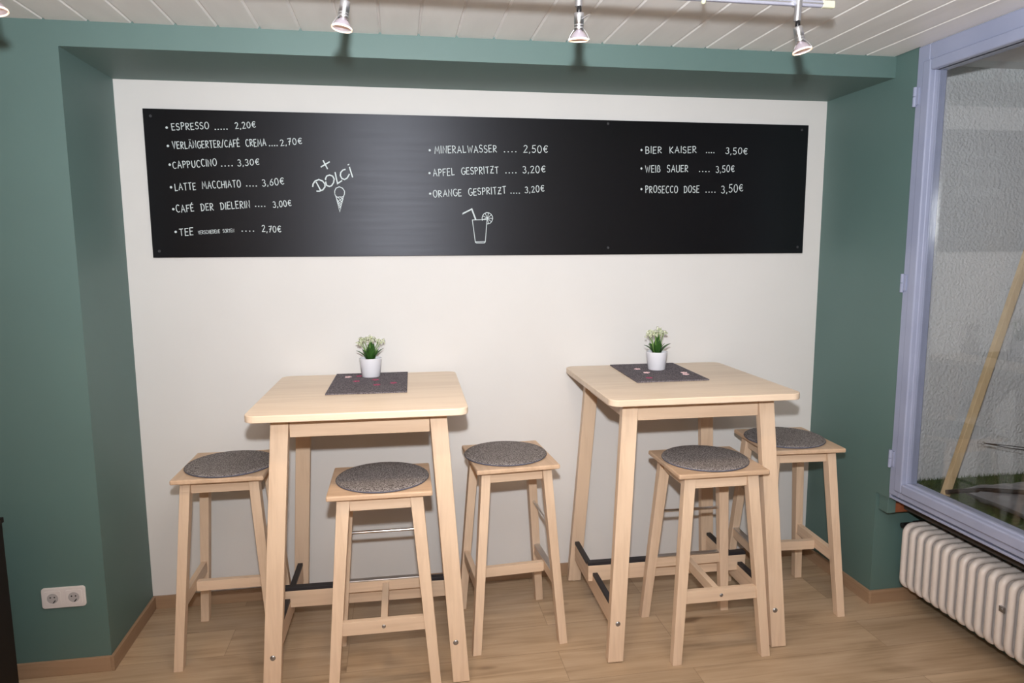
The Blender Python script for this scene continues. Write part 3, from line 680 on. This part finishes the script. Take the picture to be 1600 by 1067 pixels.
# ------------------------------------------------------------------ track lights
RY, RZ = -1.27, 2.206
rl = empty('track_rail', (0,RY,RZ)); tag(rl, 'clear lilac lighting rail hanging below the board ceiling', 'lighting rail')
MB().box(-.30,2.243,-.006,.006,-.0085,.0085).build('rod', M['rail'], rl, .003)
MB().box(-.30,2.243,-.0068,.0068,-.002,.002).build('conductor', M['steel'], rl)
MB().box(2.240,2.277,-.007,.007,-.0095,.0095).build('end_cap', M['rail_cap'], rl, .003)
for x in (.10,1.901):
    h_ = MB().cyl((x,0,-.004),(x,0,HC-RZ),.004,n=12).build('hanger', M['steel'], rl)
    MB().lathe([(0,-.016),(.005,-.015),(.0065,-.010),(.0065,.010),(.004,.014)], (x,0,0), 14).build('hanger_tip', M['rail_cap'], h_)
def spotlight(x, z, aim, label, energy, cyl_len=.042, lever=False):
    s = empty('spotlight', (x, RY-.016, z)); tag(s, label, 'spotlight', 'halogen spotlights on the rail')
    a = Vector(aim).normalized(); top = Vector((0,0,0))
    MB().cyl((0,.004,.016),(0,0,-RZ*0+RZ-z+.012),.0092,n=18).box(-.009,.009,-.004,.018,RZ-z-.012,RZ-z+.012).build('stem', M['steel'], s, .001)
    MB().lathe([(0,-.004),(.006,-.004),(.0065,.006),(.006,.016),(0,.018)], (0,0,0), 16).build('joint', M['black_metal'], s)
    b = MB().lathe([(0,0),(.0115,0),(.0123,.002),(.0123,cyl_len-.016),(.0112,cyl_len-.015),(.0123,cyl_len-.013),(.0123,cyl_len-.010),(.0112,cyl_len-.009),(.0123,cyl_len-.007),(.0123,cyl_len),(0,cyl_len)], (0,0,0), 24, axis=a)
    body = b.build('lamp_holder', M['steel'], s)
    e = a*cyl_len
    hd = MB().lathe([(.0075,0),(.013,.004),(.019,.012),(.0232,.020),(.0238,.0215),(.0225,.0205),(.018,.0125),(.012,.006),(.006,.003)], tuple(e), 32, axis=a).build('reflector', M['dichroic'], s)
    MB().lathe([(.0228,.0195),(.0252,.0200),(.0254,.0238),(.0238,.0244),(.0226,.0212)], tuple(e), 32, axis=a).build('reflector_rim', M['rim'], hd)
    MB().lathe([(0,.001),(.004,.002),(.0045,.010),(.0035,.0145),(0,.0165)], tuple(e), 16, axis=a).build('bulb', M['bulb'], hd)
    q = Vector((0,0,1)).rotation_difference(a)
    for sg in (-1,1):
        w0 = q @ Vector((sg*.010,0,cyl_len-.006)); w1 = q @ Vector((sg*.0272,0,cyl_len+.0215)); w2 = q @ Vector((sg*.0225,0,cyl_len+.0262))
        MB().tube([w0, w0.lerp(w1,.5)+q @ Vector((sg*.002,0,0)), w1, w2], .0008, 6).build('spring_clip', M['steel'], s)
    if lever: MB().tube([(.004,-.012,-.018),(.022,-.014,-.007),(.025,-.014,-.006)], .0011, 6).build('aim_lever', M['steel'], s)
    d = bpy.data.lights.new('halogen_beam', 'SPOT'); o = bpy.data.objects.new('halogen_beam', d); COL.objects.link(o)
    d.energy = energy; d.color = (1.0,.72,.45); d.spot_size = radians(125); d.spot_blend = .9; d.shadow_soft_size = .015
    o.parent = s; o.location = e+a*.028; o.rotation_euler = a.to_track_quat('-Z','Y').to_euler()
    return s
spotlight(.210, 2.148, (.18,-.10,-1), 'halogen spotlight cut off at the upper left corner', 12)
spotlight(.982, 2.146, (-.16,-.06,-1), 'halogen spotlight above the left half of the chalkboard', 12)
spotlight(1.560, 2.147, (.02,.10,-1), 'halogen spotlight pointing straight down above the middle of the chalkboard', 12, lever=True)
spotlight(2.163, 2.139, (.20,-.12,-1), 'halogen spotlight beside the rail end at the right', 12)

# ------------------------------------------------------------------ things in the show window
def grass():
    rng = random.Random(11); mb = MB()
    mb.box(W+.105, 4.2, -1.9, -.352, ZD-.003, ZD+.006)
    for k in range(15000):
        y = -.352-1.25*rng.random()**1.4; x = W+.112+1.05*rng.random()
        h = rng.uniform(.007,.012) if y < -.46 else rng.uniform(.010,.030); a = rng.uniform(0,2*pi); b = .0016; lx, ly = rng.uniform(-.010,.010), rng.uniform(-.010,.010)
        y = min(y, -.356); ly = min(ly, -.353-y)
        mb.add([(x-b*cos(a),y-b*sin(a),ZD),(x+b*cos(a),y+b*sin(a),ZD),(x+lx,y+ly,ZD+h)], [(0,1,2)])
    return tag(mb.build('artificial_grass', M['grass']), 'short green artificial grass on the show window floor', 'grass', kind='stuff')
grass()
def slanted(a, b, w_, t_):
    a, b = Vector(a), Vector(b); d = (b-a).normalized(); n = Vector((0,1,0)); n = (n-d*n.dot(d)).normalized(); s = d.cross(n).normalized()
    q = lambda p: [p-s*w_/2-n*t_/2, p+s*w_/2-n*t_/2, p+s*w_/2+n*t_/2, p-s*w_/2+n*t_/2]
    return MB().hexa(q(a), q(b))
stk = slanted((0,0,0),(.455,.10,1.20),.033,.022).build('wooden_stick', M['stick'], None, .002); stk.location = (3.395,-.552,ZD+.012)
tag(stk, 'pale pine stick leaning up behind the window pane', 'stick')
tb = MB().tube([(0,0,0),(.080,-.115,.045),(.142,-.225,.069),(.215,-.355,.076),(.30,-.52,.07)], .0095, 12).build('black_tube', M['black_metal']); tb.location = (3.359,-.595,.524)
tag(tb, 'thin black tube lying over the grey satin cushion behind the pane', 'tube')
cd_ = MB().tube([(0,0,0),(.14,.02,-.024),(.32,.05,-.058)], .0022, 6).tube([(0,0,0),(.11,-.02,-.022),(.30,-.05,-.050)], .0022, 6).build('black_string', M['cord'])
cd_.location = (3.590,-.528,.706); tag(cd_, 'thin black string tied to the leaning pine stick', 'string')
ey = MB().tube([(cos(t)*.007,0,sin(t)*.007) for t in [2*pi*i/14 for i in range(14)]], .0013, 6, closed=True).cyl((-.028,0,0),(-.007,0,0),.0013,n=8).build('screw_eye', M['steel'], stk); ey.location = Vector((3.585,-.528,.706))-stk.location
def cushion():
    mb = MB(); nx, ny = 40, 28; A, B, H = .205, .215, .043
    for sgn in (1,-1):
        base = len(mb.v)
        for j in range(ny+1):
            for i in range(nx+1):
                u, v = -1+2*i/nx, -1+2*j/ny
                e = max(0,(1-abs(u)**3.2))**.5*max(0,(1-abs(v)**3.2))**.5
                pin = 1-.07*(1-abs(v))*abs(u); 
                wr_ = .007*noise.noise(Vector((u*4, v*5, sgn)))*(1-e*.3)+.007*(sin(v*24+5*u)+.7*sin(v*41+u*3))*(1-e)*(abs(u)>abs(v)-.2)
                mb.v.append((A*u*(1-.06*(1-v*v)*0)*pin, B*v*(1-.05*(1-abs(u))), sgn*(H*e+wr_*min(1,e*3))))
        for j in range(ny):
            for i in range(nx):
                a = base+j*(nx+1)+i; q = [a,a+1,a+nx+2,a+nx+1]
                mb.f.append(q if sgn > 0 else q[::-1]); mb.sm.append(True)
    o = mb.build('satin_cushion', M['satin']); o.location = (3.615,-.815,ZD+.054); o.rotation_euler = (-.0,.03,.05)
    return tag(o, 'grey satin cushion lying on the grass behind the pane', 'cushion')
cushion()
